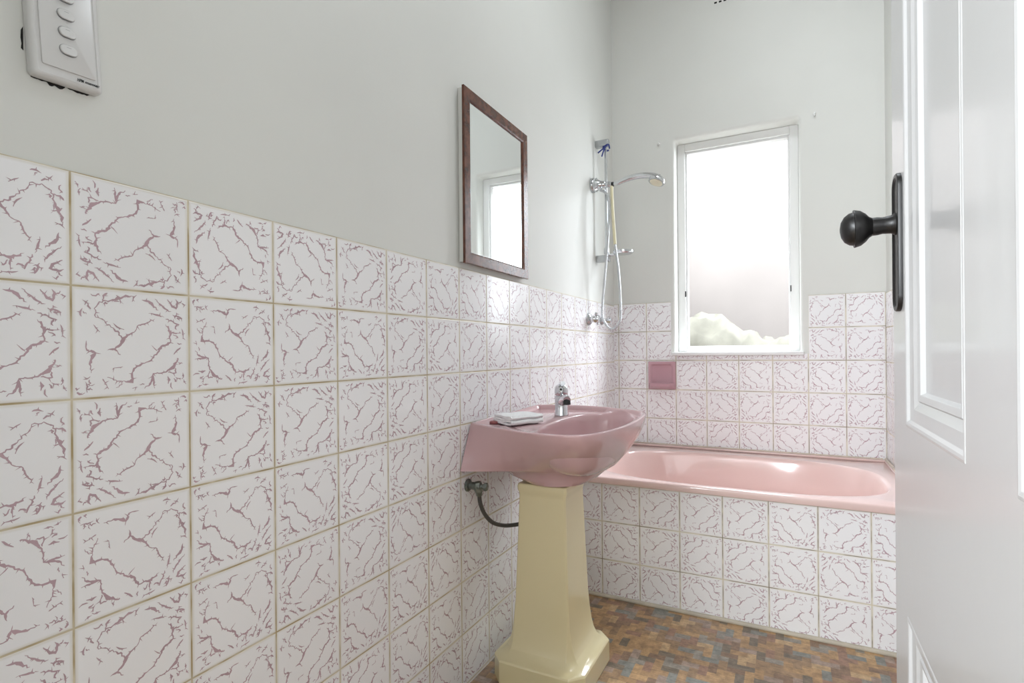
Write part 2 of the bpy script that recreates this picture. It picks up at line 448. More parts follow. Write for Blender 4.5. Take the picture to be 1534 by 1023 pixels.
# wall vent at the top of the back wall
vt = thing('wall_vent', 'white painted wall vent with small dark square holes high above the window', 'vent', (.64, yb, 2.80))
bm = NB()
vx0, vx1, vz0, vz1 = .53, .76, 2.725, 2.885
xs = [vx0]+[v for i in range(10) for v in (.5425-.0065+i*.0222, .5425+.0065+i*.0222)]+[vx1]
zs = [vz0]+[v for i in range(7) for v in (2.7375-.0045+i*.0222, 2.7375+.0045+i*.0222)]+[vz1]
vv = {}
def V3(i, j, d):
    if (i, j, d) not in vv: vv[i,j,d] = bm.verts.new((xs[i], yb-.0006+d, zs[j]))
    return vv[i,j,d]
for i in range(len(xs)-1):
    for j in range(len(zs)-1):
        if i % 2 == 1 and j % 2 == 1:
            a = [(i,j),(i+1,j),(i+1,j+1),(i,j+1)]
            for k in range(4):
                p, q_ = a[k], a[(k+1) % 4]
                bm.faces.new((V3(*p,0), V3(*q_,0), V3(*q_,.02), V3(*p,.02)))
        else: bm.faces.new((V3(i,j,0), V3(i+1,j,0), V3(i+1,j+1,0), V3(i,j+1,0)))
obj('grille', bm, M_plaster, vt)
bm = NB(); box(bm, (vx0+.004, yb-.0004, vz0+.004), (vx1-.004, yb-.0001, vz1-.004)); obj('hole_shade', bm, M_dark, vt)  # thin dark sheet, paints the shade inside the vent holes

# ------------------------------------------------------------------ window
yr = yb+.078          # face of the frame inside the recess
bm = NB()
fw = .040
def fr_bar(bm, x0, x1, z0, z1, y0, y1): box(bm, (x0, y0, z0), (x1, y1, z1))
wf = None
bm = NB()
for a, b in (((WX0, yr, WZ0), (WX0+fw, yr+.06, WZ1)), ((WX1-fw, yr, WZ0), (WX1, yr+.06, WZ1)), ((WX0+fw, yr, WZ1-fw), (WX1-fw, yr+.06, WZ1)), ((WX0+fw, yr, WZ0), (WX1-fw, yr+.06, WZ0+.024))): box(bm, a, b)
wf = obj('window_1', bm, M_frame, kind='structure', bevel=.003)
bm = NB()
sx0, sx1, sz0, sz1 = WX0+fw, WX1-fw, WZ0+.024, WZ1-fw
for a, b in (((sx0, yr+.012, sz0), (sx0+.010, yr+.05, sz1)), ((sx1-.008, yr+.012, sz0), (sx1, yr+.05, sz1)), ((sx0+.010, yr+.012, sz1-.012), (sx1-.008, yr+.05, sz1)), ((sx0+.010, yr+.012, sz0), (sx1-.008, yr+.05, sz0+.012))): box(bm, a, b)
obj('glazing_bead', bm, M_trim, wf, bevel=.002)
bm = NB(); box(bm, (WX0-.016, YB-.022, WZ0-.014), (WX1+.014, yr+.004, WZ0+.004)); obj('sill', bm, M_trim, wf, bevel=.004, seg=3)
for x in (sx0-.004, sx1-.001):
    bm = NB(); box(bm, (x, yr-.003, 1.27), (x+.005, yr+.004, 1.30)); obj('catch', bm, M_dark, wf)
# obscure glass: a milky textured pane that lets the daylight through
g = NT('obscure_glass')
tc = g.n('ShaderNodeTexCoord')
mp = g.n('ShaderNodeMapping', {'Vector': tc.outputs['Object'], 'Scale': (1, 1, .06)})
n1 = g.n('ShaderNodeTexNoise', {'Vector': mp.outputs[0], 'Scale': 16.0, 'Detail': 3.0, 'Distortion': .6})
n2 = g.n('ShaderNodeTexNoise', {'Vector': tc.outputs['Object'], 'Scale': 150.0, 'Detail': 3.0})
h = g.math('ADD', g.math('MULTIPLY', n1.outputs[0], .6), g.math('MULTIPLY', n2.outputs[0], .4))
bp = g.n('ShaderNodeBump', {'Height': h, 'Strength': .6, 'Distance': .01})
mpv = g.n('ShaderNodeMapping', {'Vector': tc.outputs['Object'], 'Scale': (1, 1, .02)})
n3 = g.n('ShaderNodeTexNoise', {'Vector': mpv.outputs[0], 'Scale': 11.0, 'Detail': 2.0})
hv = g.math('ADD', g.math('MULTIPLY', g.smooth(n3.outputs[0], .35, .65), .6), g.math('MULTIPLY', g.smooth(n2.outputs[0], .35, .65), .4))
tr = g.n('ShaderNodeBsdfTransparent', {'Color': g.mix(hv, (.60, .61, .60, 1), (1, 1, 1, 1))})
tl = g.n('ShaderNodeBsdfTranslucent', {'Color': (.93, .95, .94, 1), 'Normal': bp.outputs[0]})
gl = g.n('ShaderNodeBsdfGlossy', {'Color': (1, 1, 1, 1), 'Roughness': .12, 'Normal': bp.outputs[0]})
fac = g.math('ADD', g.math('MULTIPLY', g.smooth(h, .36, .64), .12), .05)
rf = g.n('ShaderNodeBsdfRefraction', {'Color': (.97, .98, .97, 1), 'Roughness': .8, 'IOR': 1.45, 'Normal': bp.outputs[0]})
m0 = g.n('ShaderNodeMixShader'); g.set(m0.inputs[0], .58); g.t.links.new(tr.outputs[0], m0.inputs[1]); g.t.links.new(rf.outputs[0], m0.inputs[2])
m1 = g.n('ShaderNodeMixShader'); g.set(m1.inputs[0], fac); g.t.links.new(m0.outputs[0], m1.inputs[1]); g.t.links.new(tl.outputs[0], m1.inputs[2])
m2 = g.n('ShaderNodeMixShader'); g.set(m2.inputs[0], .04); g.t.links.new(m1.outputs[0], m2.inputs[1]); g.t.links.new(gl.outputs[0], m2.inputs[2])
M_glass = g.surf(m2)
bm = NB(); box(bm, (sx0+.004, yr+.028, sz0+.004), (sx1-.003, yr+.0285, sz1-.004))
bm.faces.ensure_lookup_table()
bmesh.ops.delete(bm, geom=[f for f in bm.faces if abs(f.normal.y) < .5 or f.calc_center_median().y > yr+.0283], context='FACES')
obj('pane', bm, M_glass, wf)

# outside: a rendered wall, a hedge and paving seen dimly through the glass
bm = NB(); box(bm, (-1.6, 4.6, 0), (3.2, 4.85, 3.0)); obj('wall_neighbour', bm, M_brick, kind='structure')
bm = NB(); box(bm, (-6, YB+.21, -.2), (8, 30, -.02)); obj('floor_yard', bm, M_pave, kind='structure')
rnd = random.Random(3)
bm = NB()
bmesh.ops.create_grid(bm, x_segments=60, y_segments=20, size=1)
for v in bm.verts:
    u, t = v.co.x, (v.co.y+1)/2
    a = PI*t
    hgt = 1.12+.10*math.sin(u*5+1)+.05*math.sin(u*13)
    rr_ = .35+.05*rnd.uniform(-1, 1)
    v.co = Vector((.1+u*1.5, 3.9-math.cos(a)*rr_, math.sin(a)**.45*(hgt+.05*rnd.uniform(-1, 1))-.02))
tag(obj('hedge', bm, M_hedge, smooth=True, sharp=180), 'blurred olive hedge outside seen low through the obscure glass', 'hedge')

# ------------------------------------------------------------------ door, standing open along the right wall
XD = 1.0
def door():
    y1, y0 = .568, -.222          # free edge, hinge edge
    z0, z1 = .008, 2.03
    th = .038
    PN = [(.222, .482, .882, 1.86), (.222, .482, .16, .63), (-.135, .105, .882, 1.86), (-.135, .105, .16, .63)]
    bm = NB()
    ys = sorted({y0, y1, -.135, .105, .222, .482}); zs_ = sorted({z0, z1, .16, .63, .882, 1.86})
    cache = {}
    def v(y, z, d=0.0):
        k = (round(y, 5), round(z, 5), round(d, 5))
        if k not in cache: cache[k] = bm.verts.new((XD+d, y, z))
        return cache[k]
    hol = {(a, c) for a, b, c, d in PN}
    for i in range(len(ys)-1):
        for j in range(len(zs_)-1):
            if (ys[i], zs_[j]) in hol: continue
            bm.faces.new((v(ys[i], zs_[j]), v(ys[i+1], zs_[j]), v(ys[i+1], zs_[j+1]), v(ys[i], zs_[j+1])))
    for a, b, c, d in PN:
        prof = [(0, 0), (.0005, -.0006), (.003, -.0010), (.006, -.0002), (.009, .003), (.024, .0045), (.034, .009), (.0365, .006), (.044, .0075), (.047, .013), (.062, .0135)]
        pr = None
        for ins, dp in prof:
            r = [v(a+ins, c+ins, dp), v(b-ins, c+ins, dp), v(b-ins, d-ins, dp), v(a+ins, d-ins, dp)]
            if pr:
                for k in range(4): bm.faces.new((pr[k], pr[(k+1) % 4], r[(k+1) % 4], r[k]))
            pr = r
        bm.faces.new(pr)
    # edges and far side
    B = [v(y0, z0, th), v(y1, z0, th), v(y1, z1, th), v(y0, z1, th)]
    bm.faces.new(B[::-1])
    per = [(y, z0) for y in ys]+[(y1, z) for z in zs_[1:]]+[(y, z1) for y in ys[::-1][1:]]+[(y0, z) for z in zs_[::-1][1:-1]]
    loop = [v(*p) for p in per]
    corner = {0: 0, len(ys)-1: 1, len(ys)+len(zs_)-2: 2, 2*len(ys)+len(zs_)-3: 3}
    n = len(loop); cur = 0; groups = [[], [], [], []]
    side = -1
    for i in range(n):
        if i in corner: side = corner[i]
        groups[side].append(i)
    for s in range(4):
        ids = groups[s]+[groups[(s+1) % 4][0]]
        bm.faces.new([loop[i] for i in ids]+[B[(s+1) % 4], B[s]])
    return obj('door_1', bm, M_door, kind='structure', bevel=.0012, seg=2)
DR = door()
# long black finger plate with a knob
bm = NB()
py0, py1, pz0, pz1 = .494, .540, 1.036, 1.226
def plate_ring(g, d):
    out = []
    r = .020
    for cy, cz, a0 in ((py1-r, pz1-r, 0), (py0+r, pz1-r, 90), (py0+r, pz0+r, 180), (py1-r, pz0+r, 270)):
        for k in range(7):
            a = R(a0+15*k); out.append((XD-d, cy+(r-g)*math.cos(a), cz+(r-g)*math.sin(a)))
    return out
loft(bm, [plate_ring(0, 0), plate_ring(0, .004), plate_ring(.001, .0055), plate_ring(.0055, .0060), plate_ring(.0085, .0036)], cap0=True)
obj('finger_plate', bm, M_iron, DR, smooth=True, sharp=35, label='long black metal finger plate')
bm = NB()
lathe(bm, (XD, .517, 1.1575), (-1, 0, -.035), [(0,.0150),(.006,.0150),(.010,.0125),(.020,.0115),(.026,.0125),(.032,.0125),(.036,.0150),(.040,.0200),(.046,.0245),(.053,.0265),(.0545,.0265),(.0550,.0235),(.060,.0225),(.066,.0180),(.070,.0110),(.0715,.003)], 36)
obj('knob', bm, M_iron, DR, smooth=True, sharp=30, label='round black door knob')
for z in (.25, 1.75):
    bm = NB(); tube(bm, [(XD+.02, -.226, z), (XD+.02, -.226, z+.09)], .006, 10); obj('hinge', bm, M_trim, DR, smooth=True)
# door lining
bm = NB()
box(bm, (DX0, YN-.115, 0), (DX0+.012, YN+.003, DZ)); box(bm, (DX1-.005, YN-.115, 0), (DX1+.002, YN-.02, DZ)); box(bm, (DX0+.012, YN-.115, DZ-.012), (DX1-.005, YN+.003, DZ+.002))
obj('trim_2', bm, M_trim, kind='structure')

# ------------------------------------------------------------------ bath
bt = thing('bathtub', 'pink enamel bathtub built in across the room under the window', 'bathtub', (.62, 2.03, 0))
def bath():
    bm = NB(); N = 120
    cx, cy = .638, 1.994; sx, sy, ex = .550, .319, 3.0
    x0, x1, y0, y1 = .0015, W-.0015, YF-.016, YB-.0015
    def sup(s, z, k=1.0, oy=0, ox=0, e=ex):
        out = []
        for i in range(N):
            a = 2*PI*i/N
            c, s_ = math.cos(a), math.sin(a)
            out.append((cx+ox+sx*s*math.copysign(abs(c)**(2/e), c), cy+oy+sy*s*k*math.copysign(abs(s_)**(2/e), s_), z))
        return out
    def rect(g, z):
        base = sup(1, 0); out = []
        X0, X1, Y0, Y1 = x0+g, x1-g, y0+g, y1-g
        for i in range(N):
            dx, dy = base[i][0]-cx, base[i][1]-cy
            tx = ((X1-cx) if dx > 0 else (X0-cx))/dx if abs(dx) > 1e-6 else 1e9
            ty = ((Y1-cy) if dy > 0 else (Y0-cy))/dy if abs(dy) > 1e-6 else 1e9
            t = min(tx, ty); out.append([cx+dx*t, cy+dy*t, z])
        for X, Y in ((X0,Y0),(X1,Y0),(X1,Y1),(X0,Y1)):
            k = min(range(N), key=lambda i: (out[i][0]-X)**2+(out[i][1]-Y)**2); out[k][0] = X; out[k][1] = Y
        return out
    rings = [rect(.012, .458), rect(.001, .457), rect(0, .460), rect(0, .476), rect(.002, .4805), rect(.007, .4825)]
    rings += [sup(1.016, .4825), sup(1.008, .4820), sup(1.0, .4795), sup(.988, .473), sup(.978, .460)]
    for s, k, z, ox in ((.962, 1, .42, 0), (.945, .985, .36, .004), (.92, .965, .28, .010), (.89, .94, .20, .018), (.85, .90, .145, .026), (.78, .83, .108, .034), (.66, .70, .092, .038), (.40, .42, .086, .04), (.12, .12, .084, .04)):
        rings.append(sup(s, z, k, 0, ox, 2.8))
    # a wavy deeper floor, closed; the outside skin below the rim
    loft(bm, rings, cap0=False)
    return obj('tub', bm, M_bath, bt, smooth=True, sharp=55)
bath()
bm = NB()
def ledge_ring(y0, y1, z0, z1): return None
box(bm, (.002, YB-.022, .4815), (W-.002, YB-.0015, .4915)); box(bm, (W-.013, YF+.24, .4815), (W-.0015, YB-.022, .4915))
obj('upstand', bm, M_bath, bt, bevel=.004, seg=3)
bm = NB(); lathe(bm, (.67, 1.995, .0845), (0,0,1), [(0,.028),(.004,.028),(.005,.022),(.003,.018)], 24); obj('waste', bm, M_chrome, bt, smooth=True)
bm = NB(); tube(bm, [(.02, YB-.004, .4935), (W-.015, YB-.004, .4935)], .0035, 8); tube(bm, [(W-.006, YF+.25, .494), (W-.006, YB-.01, .494)], .006, 8)
obj('sealant_bead', bm, M_seal, bt, smooth=True)
fz = .4533
bm = NB(); box(bm, (.0015, YF+.005, 0), (W-.0015, YF+.018, .4560)); 
bp_ = obj('bath_panel', bm, M_plaster)
tag(bp_, 'white and mauve veined tiled panel boxing in the front of the pink bathtub', 'bath panel')
tiling('tiling', [(.001, W-.001, .0, .4562, YF, -1)], 'y', lambda a: (a-.180)/T+60, lambda z: (fz-z)/(T*.992)+20, M_tile_b, bp_, thick=.0052)
bp_.location = (0, 0, 0)

# ------------------------------------------------------------------ washbasin
YC = 1.17
wb = thing('washbasin', 'mauve pink ceramic washbasin hung on the left wall above the cream pedestal', 'washbasin', (.0, YC, .58))
def basin():
    O0 = [(.004,.968,.772),(.083,.932,.770),(.151,.908,.769),(.214,.887,.768),(.28,.874,.768),(.336,.874,.768),(.366,.88,.768),(.398,.902,.769),(.421,.94,.770),(.438,.999,.771),(.451,1.084,.773),(.456,1.174,.776),(.453,1.257,.778),(.443,1.33,.780),(.42,1.372,.781),(.347,1.41,.782),(.25,1.445,.783),(.141,1.461,.783),(.079,1.453,.783),(.004,1.425,.783)]
    O1 = [(.004,.910,.640),(.07,.938,.640),(.165,.982,.640),(.225,1.005,.640),(.285,1.035,.640),(.335,1.075,.640),(.368,1.12,.640),(.385,1.17,.640),(.368,1.22,.640),(.335,1.265,.640),(.285,1.305,.640),(.225,1.335,.640),(.165,1.36,.640),(.07,1.40,.640),(.004,1.43,.640)]
    O2 = [(.060,1.03,.637),(.10,1.012,.636),(.16,1.015,.634),(.22,1.03,.630),(.28,1.06,.626),(.325,1.10,.622),(.350,1.15,.620),(.350,1.20,.620),(.325,1.245,.622),(.28,1.28,.626),(.22,1.31,.630),(.16,1.325,.634),(.10,1.328,.636),(.060,1.31,.637)]
    C3 = (.208, 1.138)
    n = 84; nb = 15
    def smp(L): return resample(cr(L, 10), n)
    a0, a1, a2 = smp(O0), smp(O1), smp(O2)
    def closing(r, y_in=None):
        e, s = r[-1], r[0]
        return r+[e.lerp(s, (k+1)/(nb+1)) for k in range(nb)]
    w = []
    for k in range(n):
        t = k/(n-1); w.append(smoothstep(.12, .42, t)*smoothstep(.88, .58, t))
    rings = []
    # underside closed disc up to the outer skin
    ell = lambda s, z: [Vector((C3[0]+.100*s*math.cos(PI+2*PI*(k+.5)/(n+nb)*-1*-1), C3[1]+.098*s*math.sin(PI+2*PI*(k+.5)/(n+nb)), z)) for k in range(n+nb)]
    def ring_ell(s, z, sx=.100, sy=.098):
        # matching angles with ring a2
        base = closing(a2); out = []
        for p in base:
            a = math.atan2((p.y-C3[1])/sy, (p.x-C3[0])/sx)
            out.append(Vector((C3[0]+sx*s*math.cos(a), C3[1]+sy*s*math.sin(a), z)))
        return out
    rings.append(ring_ell(.35, .586)); rings.append(ring_ell(.8, .586)); rings.append(ring_ell(1.0, .588))
    mid = [p.lerp(q, .55) for p, q in zip(ring_ell(1.0, .588), closing(a2))]
    for p in mid: p.z -= .005
    rings.append(mid)
    rings.append(closing(a2))
    m2_ = [p.lerp(q, .7) for p, q in zip(closing(a2), closing(a1))]
    for p in m2_: p.z -= .0005
    rings.append(m2_)
    rings.append([p-Vector((0,0,0)) for p in closing(a1)])
    for s in (.03, .10, .25, .42, .6, .76, .88, .95, .985):
        r = []
        for k in range(n):
            s2 = 1-(1-s)**(1+1.15*w[k])        # belly of the bowl
            p = Vector((a1[k].x+(a0[k].x-a1[k].x)*s2, a1[k].y+(a0[k].y-a1[k].y)*s2, a1[k].z+(a0[k].z-a1[k].z)*s))
            r.append(p)
        rings.append(closing(r))
    top = closing(a0)
    cen = Vector((.225, YC, 0))
    def inset(r, dxy, dz):
        out = []
        m = len(r)
        for k in range(m):
            t = (r[(k+1) % m]-r[k-1]); t.z = 0; t.normalize()
            nrm = Vector((-t.y, t.x, 0))
            if nrm.dot(cen-Vector((r[k].x, r[k].y, 0))) < 0: nrm = -nrm
            p = r[k]+nrm*dxy; p.z = r[k].z+dz
            out.append(p)
        return out
    # rim: rounded, narrow at the sides, broad at the front
    e_top = inset(top, .0025, .0025)
    rings.append(top); rings.append(e_top)
    rings.append(inset(top, .007, .003))
    BC = (.312, 1.148); bx, by = .120, .248
    def bowl(s, z, pull=0.0, zt=0.02):
        out = []
        for p in top:
            dx, dy = p.x-BC[0], p.y-BC[1]
            a = math.atan2(dy/by, dx/bx)
            ee = 2.35
            c, s_ = math.cos(a), math.sin(a)
            x = BC[0]+bx*s*math.copysign(abs(c)**(2/ee), c); y = BC[1]+by*s*math.copysign(abs(s_)**(2/ee), s_)
            out.append(Vector((x+pull, y, z+(y-1.17)*zt)))
        return out
    # the deck lies a little below the rim; where the bowl meets the rim it is level with it
    I0 = inset(top, .011, .0015); I1 = inset(top, .017, -.010); 
    B0 = bowl(1.0, .7650, zt=.012); m = len(top)
    def lim(A, B):
        # keep ring B inside ring A
        out = []
        for p, q in zip(A, B):
            dp = Vector((p.x-BC[0], p.y-BC[1])); dq = Vector((q.x-BC[0], q.y-BC[1]))
            if dq.length > dp.length*.985: q = Vector((BC[0]+dp.x*.985, BC[1]+dp.y*.985, min(q.z, p.z-.003)))
            out.append(q)
        return out
    deckw = []
    for p, q in zip(I0, B0): deckw.append((Vector((p.x, p.y))-Vector((q.x, q.y))).length)
    I1d = []
    for p, q, d in zip(I0, I1, deckw):
        f = smoothstep(.004, .035, d)
        z = (p.z-.001)*(1-f)+(.7665+(q.y-1.17)*.012)*f
        I1d.append(Vector((q.x, q.y, z)))
    rings.append(I0); rings.append(I1d)
    B0 = lim(I1d, B0)
    for q, p, d in zip(B0, I1d, deckw):
        f = smoothstep(.004, .035, d); q.z = q.z*f+(p.z-.003)*(1-f)
    rings.append([p.lerp(q, .5) for p, q in zip(I1d, B0)])
    rings.append(B0)
    for s, z in ((.985, .7635), (.965, .757), (.945, .742), (.915, .716), (.87, .690), (.79, .665), (.66, .645), (.5, .631), (.3, .622), (.12, .619)):
        rings.append(lim(rings[-1], bowl(s, z, pull=-.015*(1-s), zt=.005)))
    bm = NB(); loft(bm, rings)
    return obj('bowl', bm, M_pink, wb, smooth=True, sharp=62)
basin()
# drain ring
bm = NB(); lathe(bm, (.299, 1.148, .6190), (0,0,1), [(0,.020),(.0035,.020),(.0045,.016),(.002,.013),(.0015,.002)], 24); obj('waste', bm, M_chrome, wb, smooth=True)
# moulded ridge between the soap ledge and the bowl
# ------------------------------------------------------------------ pedestal
def oct_ring(cx, cy, hx, hy, c, z):
    return [(cx+hx, cy-hy+c, z), (cx+hx, cy+hy-c, z), (cx+hx-c, cy+hy, z), (cx-hx+c, cy+hy, z), (cx-hx, cy+hy-c, z), (cx-hx, cy-hy+c, z), (cx-hx+c, cy-hy, z), (cx+hx-c, cy-hy, z)]
bm = NB()
px_, py_ = .193, 1.134
L = [(.0, .146, .144, .036), (.004, .148, .146, .037), (.066, .1475, .1455, .037), (.0705, .145, .143, .036), (.0735, .137, .135, .034), (.081, .124, .123, .029), (.095, .112, .1115, .023), (.113, .104, .1035, .017), (.138, .097, .0965, .010), (.175, .0915, .091, .005), (.23, .0875, .087, .0045), (.40, .0815, .081, .0045), (.50, .078, .0775, .0045), (.545, .0765, .076, .0045), (.556, .0775, .077, .005), (.564, .0805, .080, .006), (.574, .0815, .081, .006), (.583, .080, .0795, .006), (.5855, .077, .0765, .006)]
loft(bm, [oct_ring(px_, py_, hx, hy, c, z) for z, hx, hy, c in L])
tag(obj('basin_pedestal', bm, M_cream, smooth=True, sharp=24, bevel=.0035, seg=3), 'cream ceramic octagonal pedestal standing on the floor under the pink washbasin', 'pedestal')

# ------------------------------------------------------------------ basin mixer tap
tx, ty, tz = .163, 1.287, .7672
tp = thing('basin_tap', 'chrome single lever mixer tap on the back ledge of the pink washbasin', 'tap', (tx, ty, tz))
bm = NB(); lathe(bm, (tx, ty, tz), (0,0,1), [(0,.0245),(.006,.0245),(.010,.0225),(.040,.0215),(.060,.0225),(.066,.022),(.068,.019)], 32); obj('body', bm, M_chrome, tp, smooth=True)
bm = NB()
sp = cr([(tx, ty, tz+.042), (tx+.019, ty-.029, tz+.056), (tx+.042, ty-.063, tz+.064), (tx+.054, ty-.081, tz+.060)], 8)
tube(bm, sp, lambda t: .0155-.003*t, 18)
SPOUT = obj('spout', bm, M_chrome, tp, smooth=True, sharp=50)
bm = NB(); lathe(bm, (tx+.052, ty-.078, tz+.056), (.1, -.15, -1), [(0,.0125),(.010,.0125),(.011,.0105),(.009,.002)], 20); obj('aerator', bm, M_black, SPOUT, smooth=True)
bm = NB(); lathe(bm, (tx, ty, tz+.068), (.05,-.08,1), [(0,.0195),(.003,.0225),(.014,.0235),(.026,.0225),(.034,.018),(.039,.010),(.0405,.002)], 32)
hp = cr([(tx-.001, ty+.002, tz+.098), (tx+.004, ty-.006, tz+.106), (tx+.018, ty-.028, tz+.111)], 6)
LCAP = obj('lever_cap', bm, M_chrome, tp, smooth=True)
bm = NB(); tube(bm, hp, lambda t: .008+.002*math.sin(PI*t), 14); obj('lever', bm, M_chrome, tp, smooth=True)
bm = NB(); lathe(bm, (tx+.009, ty-.0225, tz+.090), (.3,-1,.1), [(0,.0042),(.0015,.0042),(.002,.001)], 14); obj('indicator', bm, M_black, LCAP, smooth=True)

# ------------------------------------------------------------------ folded face cloth and soap
def cloth():
    bm = NB()
    # folded stack: three soft layers joined by folds along one side
    a = R(-28)
    ux, uy = Vector((math.cos(a), math.sin(a), 0)), Vector((-math.sin(a), math.cos(a), 0))
    c = Vector((.113, 1.068, .0))
    rings = []
    path = []
    half = .046
    z = .7718
    # zig-zag fold profile in (u, z)
    pts = []
    for layer in range(4):
        zz = z+.0066*layer
        xs_ = (-half, half) if layer % 2 == 0 else (half, -half)
        for k in range(9):
            t = k/8; u = xs_[0]+(xs_[1]-xs_[0])*t
            pts.append((u*(1-.02*layer), zz+.0012*math.sin(6*t+layer)))
        if layer < 3:
            s = 1 if xs_[1] > 0 else -1
            pts.append((half*s*(1-.02*layer)+.0022*s, zz+.0033))
    outer = []
    m_ = len(pts)
    th = .0030
    nrm = []
    for i in range(m_):
        p, q = Vector(pts[max(i-1,0)]), Vector(pts[min(i+1, m_-1)])
        t = (q-p).normalized(); nrm.append(Vector((-t.y, t.x)))
    prof = [(pts[i][0]+nrm[i].x*th, pts[i][1]+nrm[i].y*th) for i in range(m_)]+[(pts[i][0]-nrm[i].x*th, pts[i][1]-nrm[i].y*th) for i in reversed(range(m_))]
    rnd = random.Random(5)
    nv = 14
    for j in range(nv+1):
        v = -.060+.120*j/nv
        edge = abs(v)/.060
        sag = -.0006*edge**6
        wob = .0018*math.sin(j*1.3)
        rings.append([c+ux*(u+wob)+uy*(v*(1+.015*math.sin(u*90)))+Vector((0,0,zz+sag+.0008*math.sin(j*.9+u*40))) for u, zz in prof])
    loft(bm, rings)
    o = obj('face_cloth', bm, M_cloth, smooth=True, sharp=70)
    return tag(o, 'small white folded face cloth on the near ledge of the pink washbasin', 'face cloth')
cloth()
bm = NB()
rings = []
for s, z in ((.6,.7652),(.92,.7658),(1,.7685),(.97,.7720),(.75,.7740),(.2,.7745)):
    rings.append([(.048+.016*s*math.cos(2*PI*k/24), 1.034+.016*s*math.sin(2*PI*k/24), z) for k in range(24)])
loft(bm, rings)
tag(obj('soap_bar', bm, M_soap, smooth=True), 'small dull red soap remnant beside the folded white cloth on the washbasin', 'soap')

# ------------------------------------------------------------------ stop valve and flexible hose under the basin
sv = thing('stop_valve', 'tarnished metal stop valve on the tiled wall under the washbasin', 'valve', (0, .955, .59))
vx, vy, vz = 0, .955, .590
bm = NB(); lathe(bm, (0, vy, vz), (1,0,0), [(0,.019),(.003,.019),(.006,.016),(.008,.011)], 24); obj('flange', bm, M_brass, sv, smooth=True)
bm = NB(); tube(bm, [(.004, vy, vz), (.030, vy, vz), (.046, vy, vz)], lambda t: .010+.002*math.sin(PI*t), 16); lathe(bm, (.034, vy, vz+.012), (.05,.15,-1), [(0,.011),(.010,.014),(.020,.014),(.034,.010),(.042,.0085)], 6); obj('body', bm, M_brass, sv, smooth=True, sharp=30)
bm = NB(); lathe(bm, (.046, vy, vz), (1,.15,0), [(0,.007),(.008,.007),(.010,.012),(.017,.013),(.020,.011),(.021,.003)], 6); obj('handle', bm, M_brass, sv, smooth=True, sharp=30)
bm = NB()
tube(bm, cr([(.036, .961, .562), (.037, .966, .535), (.040, .985, .500), (.045, 1.022, .465), (.055, 1.07, .443), (.075, 1.10, .438), (.099, 1.118, .441)], 10), .0062, 12)
tag(obj('supply_hose', bm, M_hose_d, smooth=True), 'dark flexible supply hose curving from the stop valve to the back of the cream pedestal', 'hose')

# ------------------------------------------------------------------ mirror
mr = thing('wall_mirror', 'rectangular wall mirror in a dark stained wood frame on the left wall above the washbasin', 'mirror', (0, 1.13, 1.247))
my0, my1, mz0, mz1 = .921, 1.330, 1.2455, 1.7625
xb, xf = .013, .021
bw = .036
bm = NB(); box(bm, (-.003, my0+.004, mz0+.004), (xb, my1-.004, mz1-.004)); obj('backing', bm, M_plaster, mr, bevel=.001, label='pale backing board')
bm = NB()
def mring(g, x): return [(x, my0+g, mz0+g), (x, my1-g, mz0+g), (x, my1-g, mz1-g), (x, my0+g, mz1-g)]
rv = loft(bm, [mring(0, xb), mring(0, xf-.001), mring(.001, xf), mring(bw-.006, xf), mring(bw-.002, xf-.002), mring(bw, xf-.005), mring(bw, xb)], cap0=False, cap1=False)
for k in range(4): bm.faces.new((rv[0][k], rv[0][(k+1) % 4], rv[-1][(k+1) % 4], rv[-1][k]))
obj('frame', bm, M_wood, mr)
bm = NB(); box(bm, (xb+.0001, my0+bw-.001, mz0+bw-.001), (xb+.002, my1-bw+.001, mz1-bw+.001)); obj('glass', bm, M_mirror, mr)

# ------------------------------------------------------------------ light switch plate
sw = thing('light_switch', 'white plastic light switch plate with a column of rockers above the tiled wall', 'light switch', (0, -.006, 1.345))
def sw_xf(bm):
    # the plate hangs slightly crooked
    m = Matrix.Translation((0, -.006, 1.40)) @ Matrix.Rotation(R(3.0), 4, 'X') @ Matrix.Translation((0, .006, -1.40))
    bmesh.ops.transform(bm, matrix=m, verts=bm.verts)
    return bm
sy0, sy1, sz0, sz1 = -.0445, .0315, 1.3425, 1.4900
def sring(g, x, r): return [(x, a, b) for a, b in rrect(sy0+g, sy1-g, sz0+g, sz1-g, r, 6)]
bm = NB(); loft(bm, [sring(0, -.003, .006), sring(0, .006, .006), sring(.0008, .0085, .0055), sring(.003, .0105, .004), sring(.0058, .0112, .003), sring(.0062, .0106, .003)])
sw_xf(bm); obj('plate', bm, M_plastic, sw, smooth=True, sharp=35)
bm = NB(); loft(bm, [[(.0100, a, b) for a, b in rrect(sy0+.010, sy1-.008, sz0+.016, sz1-.012, .002, 4)], [(.0124, a, b) for a, b in rrect(sy0+.010, sy1-.008, sz0+.016, sz1-.012, .002, 4)], [(.0128, a, b) for a, b in rrect(sy0+.0106, sy1-.0086, sz0+.0166, sz1-.0126, .002, 4)]])
sw_xf(bm); obj('cover', bm, M_plastic, sw, smooth=True, sharp=30)
